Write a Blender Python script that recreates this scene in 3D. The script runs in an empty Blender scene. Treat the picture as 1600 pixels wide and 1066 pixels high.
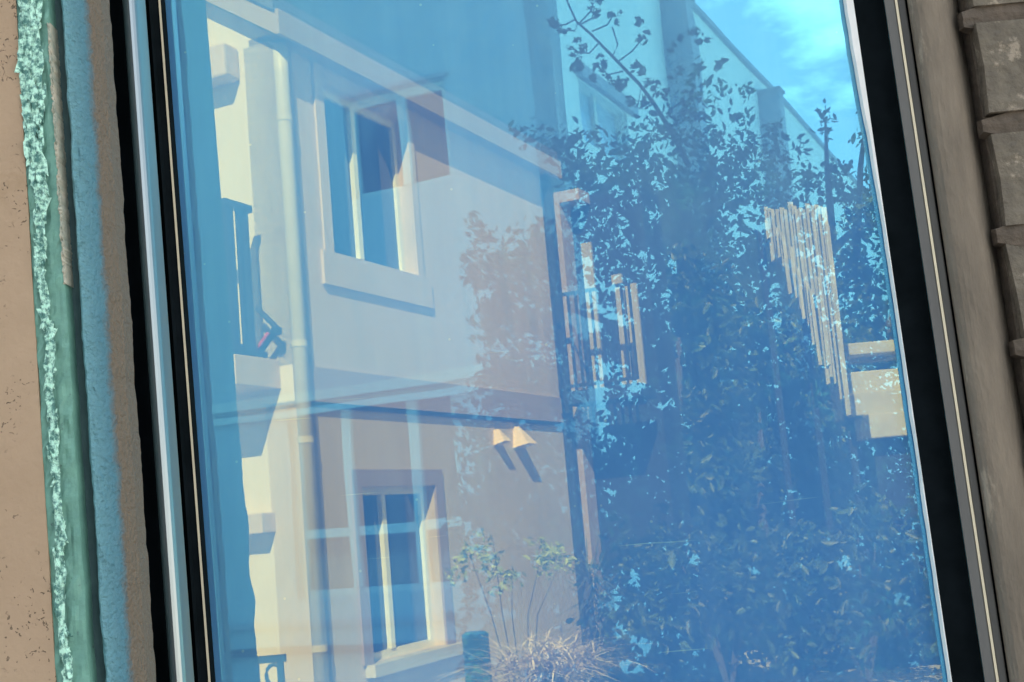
import bpy, math, random
import numpy as np
from mathutils import Vector, Matrix

random.seed(7)
rng = np.random.default_rng(7)
SC = bpy.context.scene
COL = SC.collection
rad = math.radians

# ------------------------------------------------------------------ camera
EYE = 1.65                       # camera height above the paving
ROLL = rad(4.95)                 # the phone is held a little askew
FPX = 2000.0                     # focal length in photo pixels (1600 wide)
PITCH = rad(7.2)                 # tipped up slightly
PPX, PPY = 803.0, 564.0          # principal point (slight lens shift)
cam_d = bpy.data.cameras.new('camera')
cam = bpy.data.objects.new('camera', cam_d)
COL.objects.link(cam)
cam_d.sensor_fit = 'HORIZONTAL'
cam_d.sensor_width = 36.0
cam_d.lens = 36.0 * FPX / 1600.0
cam_d.shift_x = -(PPX - 800.0) / 1600.0
cam_d.shift_y = (PPY - 533.0) / 1600.0
cam_d.clip_start = 0.02
cam_d.clip_end = 2000.0
CR, SR = math.cos(ROLL), math.sin(ROLL)
CP, SP = math.cos(PITCH), math.sin(PITCH)
UP0, F_AX, RT0 = Vector((0, -SP, CP)), Vector((0, CP, SP)), Vector((1, 0, 0))
R_ = RT0 * CR - UP0 * SR; U_ = RT0 * SR + UP0 * CR; B_ = -F_AX
cam.matrix_world = Matrix(((R_.x, U_.x, B_.x, 0), (R_.y, U_.y, B_.y, 0), (R_.z, U_.z, B_.z, EYE), (0, 0, 0, 1)))
SC.camera = cam

# ------------------------------------------------------------------ sky and sun
SUN_AZ, SUN_EL = rad(3.0), rad(40.0)       # behind the camera, a little to the left
sun_dir = Vector((-math.sin(SUN_AZ) * math.cos(SUN_EL), -math.cos(SUN_AZ) * math.cos(SUN_EL), math.sin(SUN_EL)))
SKY_STRENGTH = 0.15
world = bpy.data.worlds.new('World'); SC.world = world; world.use_nodes = True
nt = world.node_tree; nt.nodes.clear()
w_out = nt.nodes.new('ShaderNodeOutputWorld'); w_bg = nt.nodes.new('ShaderNodeBackground')
sky = nt.nodes.new('ShaderNodeTexSky'); sky.sky_type = 'NISHITA'; sky.sun_disc = False
sky.sun_elevation = SUN_EL
sky.sun_rotation = math.pi + SUN_AZ        # same direction as the sun lamp
sky.air_density = 1.0; sky.dust_density = 0.2; sky.ozone_density = 3.0
tc = nt.nodes.new('ShaderNodeTexCoord'); mp = nt.nodes.new('ShaderNodeMapping')
mp.inputs['Scale'].default_value = (2.2, 2.2, 5.5); mp.inputs['Location'].default_value = (5.1, 3.2, 1.7)
nz = nt.nodes.new('ShaderNodeTexNoise'); nz.inputs['Scale'].default_value = 1.7
nz.inputs['Detail'].default_value = 6; nz.inputs['Roughness'].default_value = 0.62
rp = nt.nodes.new('ShaderNodeValToRGB'); rp.color_ramp.elements[0].position = 0.50; rp.color_ramp.elements[1].position = 0.63
rp.color_ramp.elements[1].color = (0.85, 0.85, 0.85, 1)
mx = nt.nodes.new('ShaderNodeMix'); mx.data_type = 'RGBA'
mx.inputs['B'].default_value = (5.0, 5.0, 5.0, 1)
L = nt.links.new
L(tc.outputs['Generated'], mp.inputs['Vector']); L(mp.outputs['Vector'], nz.inputs['Vector'])
L(nz.outputs['Fac'], rp.inputs['Fac']); L(rp.outputs['Color'], mx.inputs['Factor'])
gmm = nt.nodes.new('ShaderNodeGamma'); gmm.inputs['Gamma'].default_value = 0.43     # softer, hazier contrast across the whole sky
L(sky.outputs['Color'], gmm.inputs['Color']); L(gmm.outputs['Color'], mx.inputs['A']); L(mx.outputs['Result'], w_bg.inputs['Color'])
w_bg.inputs['Strength'].default_value = SKY_STRENGTH
L(w_bg.outputs['Background'], w_out.inputs['Surface'])
sl = bpy.data.lights.new('sun', 'SUN'); sl.energy = 5.0; sl.angle = rad(0.53); sl.color = (1.0, 0.93, 0.82)
so = bpy.data.objects.new('sun', sl); COL.objects.link(so)
so.rotation_euler = (-sun_dir).to_track_quat('-Z', 'Y').to_euler(); so.location = sun_dir * 60
vs = SC.view_settings
vs.view_transform = 'Standard'; vs.look = 'None'; vs.exposure = 2.44; vs.gamma = 1.0; vs.use_curve_mapping = False
SC.cycles.use_adaptive_sampling = False; SC.cycles.max_bounces = 8; SC.cycles.transparent_max_bounces = 12

# ------------------------------------------------------------------ materials
MATS = {}
def node_mat(name):
    m = bpy.data.materials.new(name); m.use_nodes = True
    MATS[name] = m
    return m, m.node_tree, m.node_tree.nodes['Principled BSDF']

def mat(name, col, col2=None, rough=0.85, scale=6.0, amount=1.0, bump=0.25, bscale=60.0, bdist=0.004, stain=None, stain_scale=1.5, stain_pos=(0.55, 0.7), metal=0.0, stretch=(1, 1, 1), spec=0.35, pits=None):
    m, t, p = node_mat(name); l = t.links.new; n = t.nodes.new
    col2 = col2 or tuple(c * 0.78 for c in col)
    tcn = n('ShaderNodeTexCoord'); mpn = n('ShaderNodeMapping'); mpn.inputs['Scale'].default_value = stretch
    l(tcn.outputs['Object'], mpn.inputs['Vector'])
    a = n('ShaderNodeTexNoise'); a.inputs['Scale'].default_value = scale; a.inputs['Detail'].default_value = 8; a.inputs['Roughness'].default_value = 0.65
    l(mpn.outputs['Vector'], a.inputs['Vector'])
    r = n('ShaderNodeValToRGB'); r.color_ramp.elements[0].position = 0.5 - 0.2 / max(amount, .01) * .8; r.color_ramp.elements[1].position = 0.5 + 0.2 / max(amount, .01) * .8
    r.color_ramp.elements[0].color = (*col2, 1); r.color_ramp.elements[1].color = (*col, 1)
    l(a.outputs['Fac'], r.inputs['Fac']); out = r.outputs['Color']
    if stain:
        s = n('ShaderNodeTexNoise'); s.inputs['Scale'].default_value = stain_scale; s.inputs['Detail'].default_value = 9; s.inputs['Roughness'].default_value = .7
        l(mpn.outputs['Vector'], s.inputs['Vector'])
        sr = n('ShaderNodeValToRGB'); sr.color_ramp.elements[0].position = stain_pos[0]; sr.color_ramp.elements[1].position = stain_pos[1]
        l(s.outputs['Fac'], sr.inputs['Fac'])
        mm = n('ShaderNodeMix'); mm.data_type = 'RGBA'; mm.inputs['B'].default_value = (*stain, 1)
        l(sr.outputs['Color'], mm.inputs['Factor']); l(out, mm.inputs['A']); out = mm.outputs['Result']
    b = n('ShaderNodeTexNoise'); b.inputs['Scale'].default_value = bscale; b.inputs['Detail'].default_value = 5
    l(mpn.outputs['Vector'], b.inputs['Vector']); hgt = b.outputs['Fac']
    if pits:
        v = n('ShaderNodeTexVoronoi'); v.inputs['Scale'].default_value = pits
        wn = n('ShaderNodeTexNoise'); wn.inputs['Scale'].default_value = pits * 1.7; l(mpn.outputs['Vector'], wn.inputs['Vector'])
        wa = n('ShaderNodeMix'); wa.data_type = 'RGBA'; wa.inputs['Factor'].default_value = 0.04
        l(mpn.outputs['Vector'], wa.inputs['A']); l(wn.outputs['Color'], wa.inputs['B'])
        l(wa.outputs['Result'], v.inputs['Vector'])
        vr = n('ShaderNodeMapRange'); vr.inputs['From Min'].default_value = 0.14; vr.inputs['From Max'].default_value = 0.24
        l(v.outputs['Distance'], vr.inputs['Value'])
        msk = n('ShaderNodeTexNoise'); msk.inputs['Scale'].default_value = pits * .23; l(mpn.outputs['Vector'], msk.inputs['Vector'])
        mr = n('ShaderNodeMapRange'); mr.inputs['From Min'].default_value = .50; mr.inputs['From Max'].default_value = .58
        l(msk.outputs['Fac'], mr.inputs['Value'])
        inv = n('ShaderNodeMath'); inv.operation = 'SUBTRACT'; inv.inputs[0].default_value = 1; l(mr.outputs['Result'], inv.inputs[1])
        mxm = n('ShaderNodeMath'); mxm.operation = 'MAXIMUM'; l(vr.outputs['Result'], mxm.inputs[0]); l(inv.outputs['Value'], mxm.inputs[1])
        mm = n('ShaderNodeMix'); mm.data_type = 'RGBA'; mm.inputs['A'].default_value = (*[c * .35 for c in col], 1)
        l(mxm.outputs['Value'], mm.inputs['Factor']); l(out, mm.inputs['B']); out = mm.outputs['Result']
        ad = n('ShaderNodeMath'); ad.operation = 'MULTIPLY_ADD'; ad.inputs[1].default_value = 2.0
        l(mxm.outputs['Value'], ad.inputs[0]); l(hgt, ad.inputs[2]); hgt = ad.outputs['Value']
    bp = n('ShaderNodeBump'); bp.inputs['Strength'].default_value = bump; bp.inputs['Distance'].default_value = bdist
    l(hgt, bp.inputs['Height']); l(bp.outputs['Normal'], p.inputs['Normal'])
    l(out, p.inputs['Base Color'])
    p.inputs['Roughness'].default_value = rough; p.inputs['Metallic'].default_value = metal
    p.inputs['Specular IOR Level'].default_value = spec
    return m

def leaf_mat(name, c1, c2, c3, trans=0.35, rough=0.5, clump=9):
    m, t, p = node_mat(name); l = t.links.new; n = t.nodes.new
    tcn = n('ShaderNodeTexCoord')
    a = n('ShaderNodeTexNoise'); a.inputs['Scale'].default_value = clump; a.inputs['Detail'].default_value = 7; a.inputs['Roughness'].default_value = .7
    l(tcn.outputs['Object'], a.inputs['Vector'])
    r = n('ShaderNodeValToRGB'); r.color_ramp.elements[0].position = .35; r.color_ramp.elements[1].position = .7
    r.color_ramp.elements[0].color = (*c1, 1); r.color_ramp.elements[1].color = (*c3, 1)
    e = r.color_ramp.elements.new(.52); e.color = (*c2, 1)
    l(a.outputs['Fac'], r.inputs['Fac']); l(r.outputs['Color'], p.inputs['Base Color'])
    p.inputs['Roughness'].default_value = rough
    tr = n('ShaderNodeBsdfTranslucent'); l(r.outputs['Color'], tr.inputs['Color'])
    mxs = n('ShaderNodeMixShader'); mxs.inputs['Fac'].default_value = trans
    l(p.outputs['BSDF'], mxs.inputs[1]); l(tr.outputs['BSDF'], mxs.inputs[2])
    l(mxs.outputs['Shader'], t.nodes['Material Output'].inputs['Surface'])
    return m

# the coated pane: clear warm transmission, blue mirror coating, thin blue diffuse colour painting in the hazy veil
def glass_mat():
    m, t, p = node_mat('coated_glass'); l = t.links.new; n = t.nodes.new
    tcn = n('ShaderNodeTexCoord')
    tr = n('ShaderNodeBsdfTransparent'); tr.inputs['Color'].default_value = (0.112, 0.104, 0.034, 1)
    gl = n('ShaderNodeBsdfGlossy'); gl.inputs['Color'].default_value = (0.09, 0.30, 0.345, 1); gl.inputs['Roughness'].default_value = 0.0
    wv = n('ShaderNodeTexNoise'); wv.inputs['Scale'].default_value = 5; wv.inputs['Detail'].default_value = 2; l(tcn.outputs['Object'], wv.inputs['Vector'])
    bp = n('ShaderNodeBump'); bp.inputs['Strength'].default_value = 0.10; bp.inputs['Distance'].default_value = 0.002
    l(wv.outputs['Fac'], bp.inputs['Height']); l(bp.outputs['Normal'], gl.inputs['Normal'])
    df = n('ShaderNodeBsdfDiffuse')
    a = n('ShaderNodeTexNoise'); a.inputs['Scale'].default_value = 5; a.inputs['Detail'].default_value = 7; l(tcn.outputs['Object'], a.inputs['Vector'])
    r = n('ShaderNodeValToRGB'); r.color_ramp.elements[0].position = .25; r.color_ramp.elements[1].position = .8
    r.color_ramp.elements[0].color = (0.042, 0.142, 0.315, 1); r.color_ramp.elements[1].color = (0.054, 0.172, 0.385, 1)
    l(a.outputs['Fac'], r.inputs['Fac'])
    # specks of dust and short scratches
    v = n('ShaderNodeTexVoronoi'); v.inputs['Scale'].default_value = 42; l(tcn.outputs['Object'], v.inputs['Vector'])
    vr = n('ShaderNodeMapRange'); vr.inputs['From Min'].default_value = .055; vr.inputs['From Max'].default_value = .035
    l(v.outputs['Distance'], vr.inputs['Value'])
    k = n('ShaderNodeMath'); k.operation = 'MULTIPLY'; k.inputs[1].default_value = .55; l(vr.outputs['Result'], k.inputs[0])
    mm = n('ShaderNodeMix'); mm.data_type = 'RGBA'; mm.inputs['B'].default_value = (.16, .3, .36, 1)
    l(k.outputs['Value'], mm.inputs['Factor']); l(r.outputs['Color'], mm.inputs['A'])
    mpS = n('ShaderNodeMapping'); mpS.inputs['Rotation'].default_value = (0, rad(38), 0); mpS.inputs['Scale'].default_value = (7, 1, 220)
    l(tcn.outputs['Object'], mpS.inputs['Vector'])
    sc1 = n('ShaderNodeTexNoise'); sc1.inputs['Scale'].default_value = 1.0; sc1.inputs['Detail'].default_value = 1.5; l(mpS.outputs['Vector'], sc1.inputs['Vector'])
    sr1 = n('ShaderNodeMapRange'); sr1.inputs['From Min'].default_value = .735; sr1.inputs['From Max'].default_value = .775; sr1.inputs['To Max'].default_value = .7; l(sc1.outputs['Fac'], sr1.inputs['Value'])
    mS = n('ShaderNodeMix'); mS.data_type = 'RGBA'; mS.inputs['B'].default_value = (.16, .33, .40, 1)
    l(sr1.outputs['Result'], mS.inputs['Factor']); l(mm.outputs['Result'], mS.inputs['A'])
    mpD = n('ShaderNodeMapping'); mpD.inputs['Scale'].default_value = (26, 1, 2.2); l(tcn.outputs['Object'], mpD.inputs['Vector'])
    dr = n('ShaderNodeTexNoise'); dr.inputs['Scale'].default_value = 1.0; dr.inputs['Detail'].default_value = 6; l(mpD.outputs['Vector'], dr.inputs['Vector'])
    drr = n('ShaderNodeMapRange'); drr.inputs['From Min'].default_value = .45; drr.inputs['From Max'].default_value = .8; drr.inputs['To Max'].default_value = .42; l(dr.outputs['Fac'], drr.inputs['Value'])
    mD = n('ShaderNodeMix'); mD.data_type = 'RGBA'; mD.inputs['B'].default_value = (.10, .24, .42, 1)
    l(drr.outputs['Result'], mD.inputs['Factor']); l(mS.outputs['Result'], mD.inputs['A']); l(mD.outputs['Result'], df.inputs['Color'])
    a1 = n('ShaderNodeAddShader'); a2 = n('ShaderNodeAddShader')
    l(tr.outputs['BSDF'], a1.inputs[0]); l(gl.outputs['BSDF'], a1.inputs[1])
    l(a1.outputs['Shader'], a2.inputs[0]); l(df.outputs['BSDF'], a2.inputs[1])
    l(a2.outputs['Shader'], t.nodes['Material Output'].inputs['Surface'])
    t.nodes.remove(p)
    return m
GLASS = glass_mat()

def dark_glass(name, col=(0.02, 0.03, 0.045)):
    m, t, p = node_mat(name)
    p.inputs['Base Color'].default_value = (*col, 1); p.inputs['Roughness'].default_value = 0.04
    p.inputs['Specular IOR Level'].default_value = 0.6
    return m

M_PLASTER = mat('brown_plaster', (0.43, 0.305, 0.20), (0.38, 0.265, 0.17), scale=9, bump=.5, bscale=180, bdist=.0015, pits=95, stain=(.30, .20, .11), stain_scale=7, stain_pos=(.62, .78))
M_PILLAR = mat('brown_render', (0.20, 0.165, 0.125), (0.13, 0.108, 0.083), scale=30, bump=1.0, bscale=190, bdist=.003, stain=(.27, .225, .17), stain_scale=20, stain_pos=(.56, .61), stretch=(1, 1, .35))
M_BRICK = mat('rough_brick', (0.165, 0.14, 0.105), (0.10, 0.085, 0.066), scale=40, bump=.9, bscale=90, bdist=.005, stain=(.30, .25, .19), stain_scale=26, stain_pos=(.56, .62))
M_MORTAR = mat('mortar', (0.13, 0.10, 0.075), (0.075, 0.06, 0.045), scale=50, bump=.9, bscale=110, bdist=.004)
M_CONC = mat('concrete', (0.42, 0.40, 0.36), (0.34, 0.32, 0.29), scale=3, bump=.3, bscale=70)
M_GROUND = mat('paving', (0.46, 0.43, 0.38), (0.38, 0.355, 0.32), scale=.8, bump=.3, bscale=40)
M_TEAL = mat('teal_paint', (0.17, 0.36, 0.28), (0.12, 0.27, 0.22), scale=60, bump=.7, bscale=220, bdist=.001, stain=(.10, .19, .17), stain_scale=90, stain_pos=(.62, .66), rough=.5)
M_FLAKE = mat('pale_paint_flakes', (0.50, 0.82, 0.66), (0.07, 0.20, 0.17), scale=230, amount=2.2, bump=.6, bscale=300, bdist=.001, rough=.4)
M_TEALDARK = mat('dark_teal_paint', (0.075, 0.14, 0.14), (0.05, 0.10, 0.105), scale=50, rough=.6)
M_BEIGE = mat('bare_filler', (0.50, 0.45, 0.35), (0.30, 0.34, 0.28), scale=120, bump=.8, bscale=200, bdist=.002)
M_BLACK = mat('black_rubber', (0.006, 0.009, 0.011), (0.003, 0.005, 0.006), scale=30, rough=.95, bump=.1, spec=.04)
M_ALU = mat('aluminium_bead', (0.34, 0.38, 0.38), (0.28, 0.32, 0.33), scale=30, rough=.32, metal=.85, bump=.03, stretch=(1, 1, .1))
M_GREYMETAL = mat('grey_metal', (0.15, 0.145, 0.135), (0.11, 0.105, 0.10), scale=40, rough=.55, bump=.1, stretch=(1, 1, .1))
M_BRASS = mat('pale_edge', (0.75, 0.66, 0.47), (0.66, 0.58, 0.42), scale=30, rough=.4, bump=.05)
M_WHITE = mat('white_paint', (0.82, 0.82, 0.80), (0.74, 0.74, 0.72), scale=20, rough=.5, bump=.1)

def blue_brown():
    # blue gloss paint worn back to brown render on the recess side
    m, t, p = node_mat('worn_blue_paint'); l = t.links.new; n = t.nodes.new
    tcn = n('ShaderNodeTexCoord'); at = n('ShaderNodeAttribute'); at.attribute_name = 'across'
    a = n('ShaderNodeTexNoise'); a.inputs['Scale'].default_value = 80; a.inputs['Detail'].default_value = 10; a.inputs['Roughness'].default_value = .85
    l(tcn.outputs['Object'], a.inputs['Vector'])
    sm = n('ShaderNodeMath'); sm.operation = 'MULTIPLY_ADD'; sm.inputs[1].default_value = .45; l(a.outputs['Fac'], sm.inputs[0]); l(at.outputs['Fac'], sm.inputs[2])
    r = n('ShaderNodeValToRGB'); e = r.color_ramp.elements
    e[0].position = .25; e[0].color = (.14, .33, .37, 1); e[1].position = 1.0; e[1].color = (.17, .125, .08, 1)
    q = e.new(.86); q.color = (.08, .21, .26, 1); q = e.new(.965); q.color = (.12, .135, .13, 1)
    l(sm.outputs['Value'], r.inputs['Fac']); l(r.outputs['Color'], p.inputs['Base Color'])
    b = n('ShaderNodeTexNoise'); b.inputs['Scale'].default_value = 320; b.inputs['Detail'].default_value = 6; l(tcn.outputs['Object'], b.inputs['Vector'])
    bp = n('ShaderNodeBump'); bp.inputs['Strength'].default_value = 1.0; bp.inputs['Distance'].default_value = .004
    l(b.outputs['Fac'], bp.inputs['Height']); l(bp.outputs['Normal'], p.inputs['Normal']); p.inputs['Roughness'].default_value = .55
    return m
M_BLUEWORN = blue_brown()
M_JAMB = mat('blue_jamb_paint', (0.10, 0.34, 0.42), (0.07, 0.26, 0.35), scale=25, bump=.6, bscale=150, bdist=.002, rough=.6)

M_CREAM = mat('cream_render', (0.72, 0.64, 0.53), (0.67, 0.59, 0.48), scale=3, bump=.25, bscale=45, stain=(.66, .55, .42), stain_scale=2.2, stain_pos=(.6, .75))
M_UPPER = mat('upper_render', (0.64, 0.50, 0.40), (0.585, 0.455, 0.36), scale=2.5, bump=.25, bscale=45, stain=(.50, .41, .33), stain_scale=2.6, stain_pos=(.48, .68), stretch=(1, 1, .3))
M_LOWER = mat('rose_brown_render', (0.60, 0.49, 0.36), (0.52, 0.425, 0.31), scale=2.2, bump=.3, bscale=40, stain=(.60, .50, .37), stain_scale=1.8, stain_pos=(.46, .62), stretch=(1, 1, .45))
M_BAND = mat('band_render', (0.42, 0.31, 0.25), (0.37, 0.27, 0.22), scale=3, bump=.2, bscale=40)
M_SURR = mat('window_surround', (0.36, 0.27, 0.22), (0.32, 0.235, 0.19), scale=4, bump=.2)
M_SOFFIT = mat('soffit_boards', (0.40, 0.32, 0.26), (0.36, 0.285, 0.23), scale=3, bump=.15)
M_PIPE = mat('cream_pipe', (0.58, 0.54, 0.47), (0.53, 0.49, 0.43), scale=8, rough=.45, bump=.05)
M_HOOD = mat('hood_terracotta', (0.85, 0.66, 0.42), (0.78, 0.6, 0.38), scale=20, rough=.7)
M_IRON = mat('dark_iron', (0.030, 0.034, 0.042), (0.02, 0.023, 0.03), scale=30, rough=.5)
M_RED = mat('red_band', (0.6, 0.06, 0.07), (0.5, 0.05, 0.06), scale=20)
M_ROOF = mat('roof_tile', (0.13, 0.125, 0.12), (0.10, 0.10, 0.10), scale=8, bump=.5, bscale=20)
M_ORANGE = mat('peach_render', (0.40, 0.30, 0.24), (0.35, 0.265, 0.21), scale=4, bump=.2)
M_DOOR = mat('pale_timber', (0.40, 0.36, 0.28), (0.32, 0.28, 0.22), scale=10, stretch=(4, 4, .4))
M_SHADEIN = mat('painted_shade', (0.022, 0.022, 0.026), (0.018, 0.018, 0.02), scale=3)  # near-black colour standing in for shade in openings and behind parts
M_CURTAIN = mat('curtain', (0.10, 0.11, 0.16), (0.07, 0.08, 0.12), scale=4, stretch=(20, 20, .3), bump=.2)
M_PALING = mat('weathered_paling', (0.50, 0.48, 0.43), (0.26, 0.25, 0.23), scale=5, stretch=(6, 6, .5), bump=.5, bscale=30)
M_STEP = mat('pale_stone_step', (0.46, 0.43, 0.35), (0.38, 0.36, 0.29), scale=4, bump=.4, bscale=30)
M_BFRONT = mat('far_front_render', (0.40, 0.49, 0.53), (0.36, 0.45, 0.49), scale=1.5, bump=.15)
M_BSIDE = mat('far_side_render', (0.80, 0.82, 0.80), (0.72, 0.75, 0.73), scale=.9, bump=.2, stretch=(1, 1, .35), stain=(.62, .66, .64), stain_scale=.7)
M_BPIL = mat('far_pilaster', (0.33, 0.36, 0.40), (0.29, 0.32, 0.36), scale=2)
M_BTRIM = mat('far_white_trim', (0.62, 0.65, 0.63), (0.56, 0.59, 0.57), scale=3)
M_BGLASS = dark_glass('far_window_glass', (0.012, 0.012, 0.015))
M_AGLASS = dark_glass('house_window_glass', (0.015, 0.02, 0.04))
M_BARK = mat('bark', (0.075, 0.06, 0.048), (0.045, 0.036, 0.03), scale=14, bump=.8, bscale=40, bdist=.01, stretch=(1, 1, .3))
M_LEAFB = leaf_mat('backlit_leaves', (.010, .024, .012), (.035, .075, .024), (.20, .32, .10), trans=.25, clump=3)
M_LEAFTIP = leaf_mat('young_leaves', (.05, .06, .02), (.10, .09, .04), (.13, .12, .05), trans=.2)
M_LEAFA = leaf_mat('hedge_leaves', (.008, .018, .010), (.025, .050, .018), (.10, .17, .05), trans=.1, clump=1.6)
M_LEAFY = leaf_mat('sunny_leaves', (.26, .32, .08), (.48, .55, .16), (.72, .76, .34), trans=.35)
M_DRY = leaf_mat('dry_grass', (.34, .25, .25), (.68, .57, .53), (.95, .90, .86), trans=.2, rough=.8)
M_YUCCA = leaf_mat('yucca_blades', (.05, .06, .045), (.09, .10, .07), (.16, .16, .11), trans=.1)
M_POST = mat('green_post_paint', (0.02, 0.065, 0.08), (0.012, 0.045, 0.055), scale=9, rough=.4, stain=(.05, .17, .20), stain_scale=8, stain_pos=(.52, .55))
M_GATE = mat('gate_paint', (0.04, 0.085, 0.14), (0.03, 0.065, 0.11), scale=12, rough=.5)

# ------------------------------------------------------------------ object helpers
def tag(o, label=None, cat=None, group=None, kind=None):
    if label: o['label'] = label
    if cat: o['category'] = cat
    if group: o['group'] = group
    if kind: o['kind'] = kind
    return o

def thing(name, label, cat, loc, group=None):
    o = bpy.data.objects.new(name, None); COL.objects.link(o); o.empty_display_size = .2
    o.location = loc
    return tag(o, label, cat, group)

def root_loc(o):
    while o.parent: o = o.parent
    return Vector(o.location)

PANE_Y = 1.0
def mirror(v):                      # a point seen in the mirror coating -> where it really stands
    return (v[0], 2 * PANE_Y - v[1], v[2])

class MB:
    """collects boxes, prisms, tubes; build() links them as one mesh"""
    def __init__(s, mir=False):
        s.v, s.f, s.mir = [], [], mir
    def add(s, verts, faces):
        b = len(s.v); s.v += [tuple(q) for q in verts]
        s.f += [tuple(b + i for i in f) for f in faces]; return s
    def hexa(s, c):                 # 8 corners: bottom ring 0-3, top ring 4-7
        return s.add(c, [(0, 3, 2, 1), (4, 5, 6, 7), (0, 1, 5, 4), (1, 2, 6, 5), (2, 3, 7, 6), (3, 0, 4, 7)])
    def prism(s, ring0, ring1, caps=True):
        n = len(ring0); fs = [(i, (i + 1) % n, n + (i + 1) % n, n + i) for i in range(n)]
        if caps: fs += [tuple(range(n - 1, -1, -1)), tuple(range(n, 2 * n))]
        return s.add(list(ring0) + list(ring1), fs)
    def tube(s, pts, r, k=8):
        pts = [Vector(p) for p in pts]; rs = r if isinstance(r, (list, tuple)) else [r] * len(pts)
        rings = []
        for i, p in enumerate(pts):
            d = (pts[min(i + 1, len(pts) - 1)] - pts[max(i - 1, 0)]).normalized()
            a = d.cross(Vector((0, 0, 1)) if abs(d.z) < .9 else Vector((1, 0, 0))).normalized(); b = d.cross(a)
            rings.append([p + (a * math.cos(2 * math.pi * j / k) + b * math.sin(2 * math.pi * j / k)) * rs[i] for j in range(k)])
        v = [q for ring in rings for q in ring]; f = []
        for i in range(len(rings) - 1):
            for j in range(k):
                f.append((i * k + j, i * k + (j + 1) % k, (i + 1) * k + (j + 1) % k, (i + 1) * k + j))
        f += [tuple(range(k - 1, -1, -1)), tuple(range((len(rings) - 1) * k, len(rings) * k))]
        return s.add(v, f)
    def build(s, name, m, parent=None, smooth=False, bevel=0.0, kind=None):
        off = root_loc(parent) if parent else Vector((0, 0, 0))
        vs_ = [mirror(q) for q in s.v] if s.mir else s.v
        fs_ = [tuple(reversed(f)) for f in s.f] if s.mir else s.f
        me = bpy.data.meshes.new(name)
        me.from_pydata([(q[0] - off.x, q[1] - off.y, q[2] - off.z) for q in vs_], [], fs_)
        me.materials.append(m); me.update()
        if smooth:
            me.polygons.foreach_set('use_smooth', [True] * len(me.polygons))
        o = bpy.data.objects.new(name, me); COL.objects.link(o)
        if parent: o.parent = parent
        if bevel:
            b = o.modifiers.new('bevel', 'BEVEL'); b.width = bevel; b.segments = 2; b.limit_method = 'ANGLE'
        if kind: o['kind'] = kind
        return o

def ray(px, py):
    d = R_ * (px - PPX) - U_ * (py - PPY) + F_AX * FPX
    return d / d.y
def at(px, py, y):
    p = ray(px, py) * y; p.z += EYE; return p

class Frame:
    """facade axes: t along the wall, n out of it, z up; hit() reads where a line of sight meets the wall"""
    def __init__(s, o, d, n, mir=False):
        s.o, s.d, s.n, s.mir = Vector((o[0], o[1], 0)), Vector(d), Vector(n), mir
    def p(s, t, n, z):
        q = s.o + s.d * t + s.n * n; return (q.x, q.y, z)
    def hit(s, px, py, n=0.0):
        r = ray(px, py); o = s.o + s.n * n
        k = o.dot(s.n) / r.dot(s.n); q = r * k
        return (Vector((q.x, q.y, 0)) - s.o).dot(s.d), q.z + EYE
    def T(s, px, py, n=0.0): return s.hit(px, py, n)[0]
    def Z(s, px, py, n=0.0): return s.hit(px, py, n)[1]
    def box(s, mb, t0, t1, n0, n1, z0, z1):
        mb.hexa([s.p(t0, n1, z0), s.p(t1, n1, z0), s.p(t1, n0, z0), s.p(t0, n0, z0), s.p(t0, n1, z1), s.p(t1, n1, z1), s.p(t1, n0, z1), s.p(t0, n0, z1)])
        return mb
    def mk(s, name, m, parent, *b, bevel=0.0):
        return s.box(MB(s.mir), *b).build(name, m, parent, bevel=bevel)
    def wall(s, name, m, parent, t0, t1, z0, z1, holes=(), depth=.2, n=0.0):
        mb = MB(s.mir)
        ts = sorted({t0, t1, *[h[0] for h in holes], *[h[1] for h in holes]}); zs = sorted({z0, z1, *[h[2] for h in holes], *[h[3] for h in holes]})
        ts = [t for t in ts if t0 <= t <= t1]; zs = [z for z in zs if z0 <= z <= z1]
        for a, b in zip(ts, ts[1:]):
            for c, d in zip(zs, zs[1:]):
                cm, zm = (a + b) / 2, (c + d) / 2
                if any(h[0] < cm < h[1] and h[2] < zm < h[3] for h in holes): continue
                mb.add([s.p(a, n, c), s.p(b, n, c), s.p(b, n, d), s.p(a, n, d)], [(0, 1, 2, 3)])
        for a, b, c, d in holes:
            f = [s.p(a, n, c), s.p(b, n, c), s.p(b, n, d), s.p(a, n, d)]; k = [s.p(a, n - depth, c), s.p(b, n - depth, c), s.p(b, n - depth, d), s.p(a, n - depth, d)]
            mb.add(f + k, [(0, 4, 5, 1), (1, 5, 6, 2), (2, 6, 7, 3), (3, 7, 4, 0)])
        e = [s.p(t0, n, z0), s.p(t1, n, z0), s.p(t1, n, z1), s.p(t0, n, z1)]; q = [s.p(t0, n - .25, z0), s.p(t1, n - .25, z0), s.p(t1, n - .25, z1), s.p(t0, n - .25, z1)]
        mb.add(e + q, [(0, 4, 5, 1), (1, 5, 6, 2), (2, 6, 7, 3), (3, 7, 4, 0)])
        return mb.build(name, m, parent)

# ------------------------------------------------------------------ ground
g = MB(); N = 12
for i in range(N):
    for j in range(N):
        a, b = -300 + i * 50, -300 + j * 50
        g.add([(a, b, 0), (a + 50, b, 0), (a + 50, b + 50, 0), (a, b + 50, 0)], [(0, 1, 2, 3)])
tag(g.build('ground', M_GROUND), kind='structure')

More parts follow.
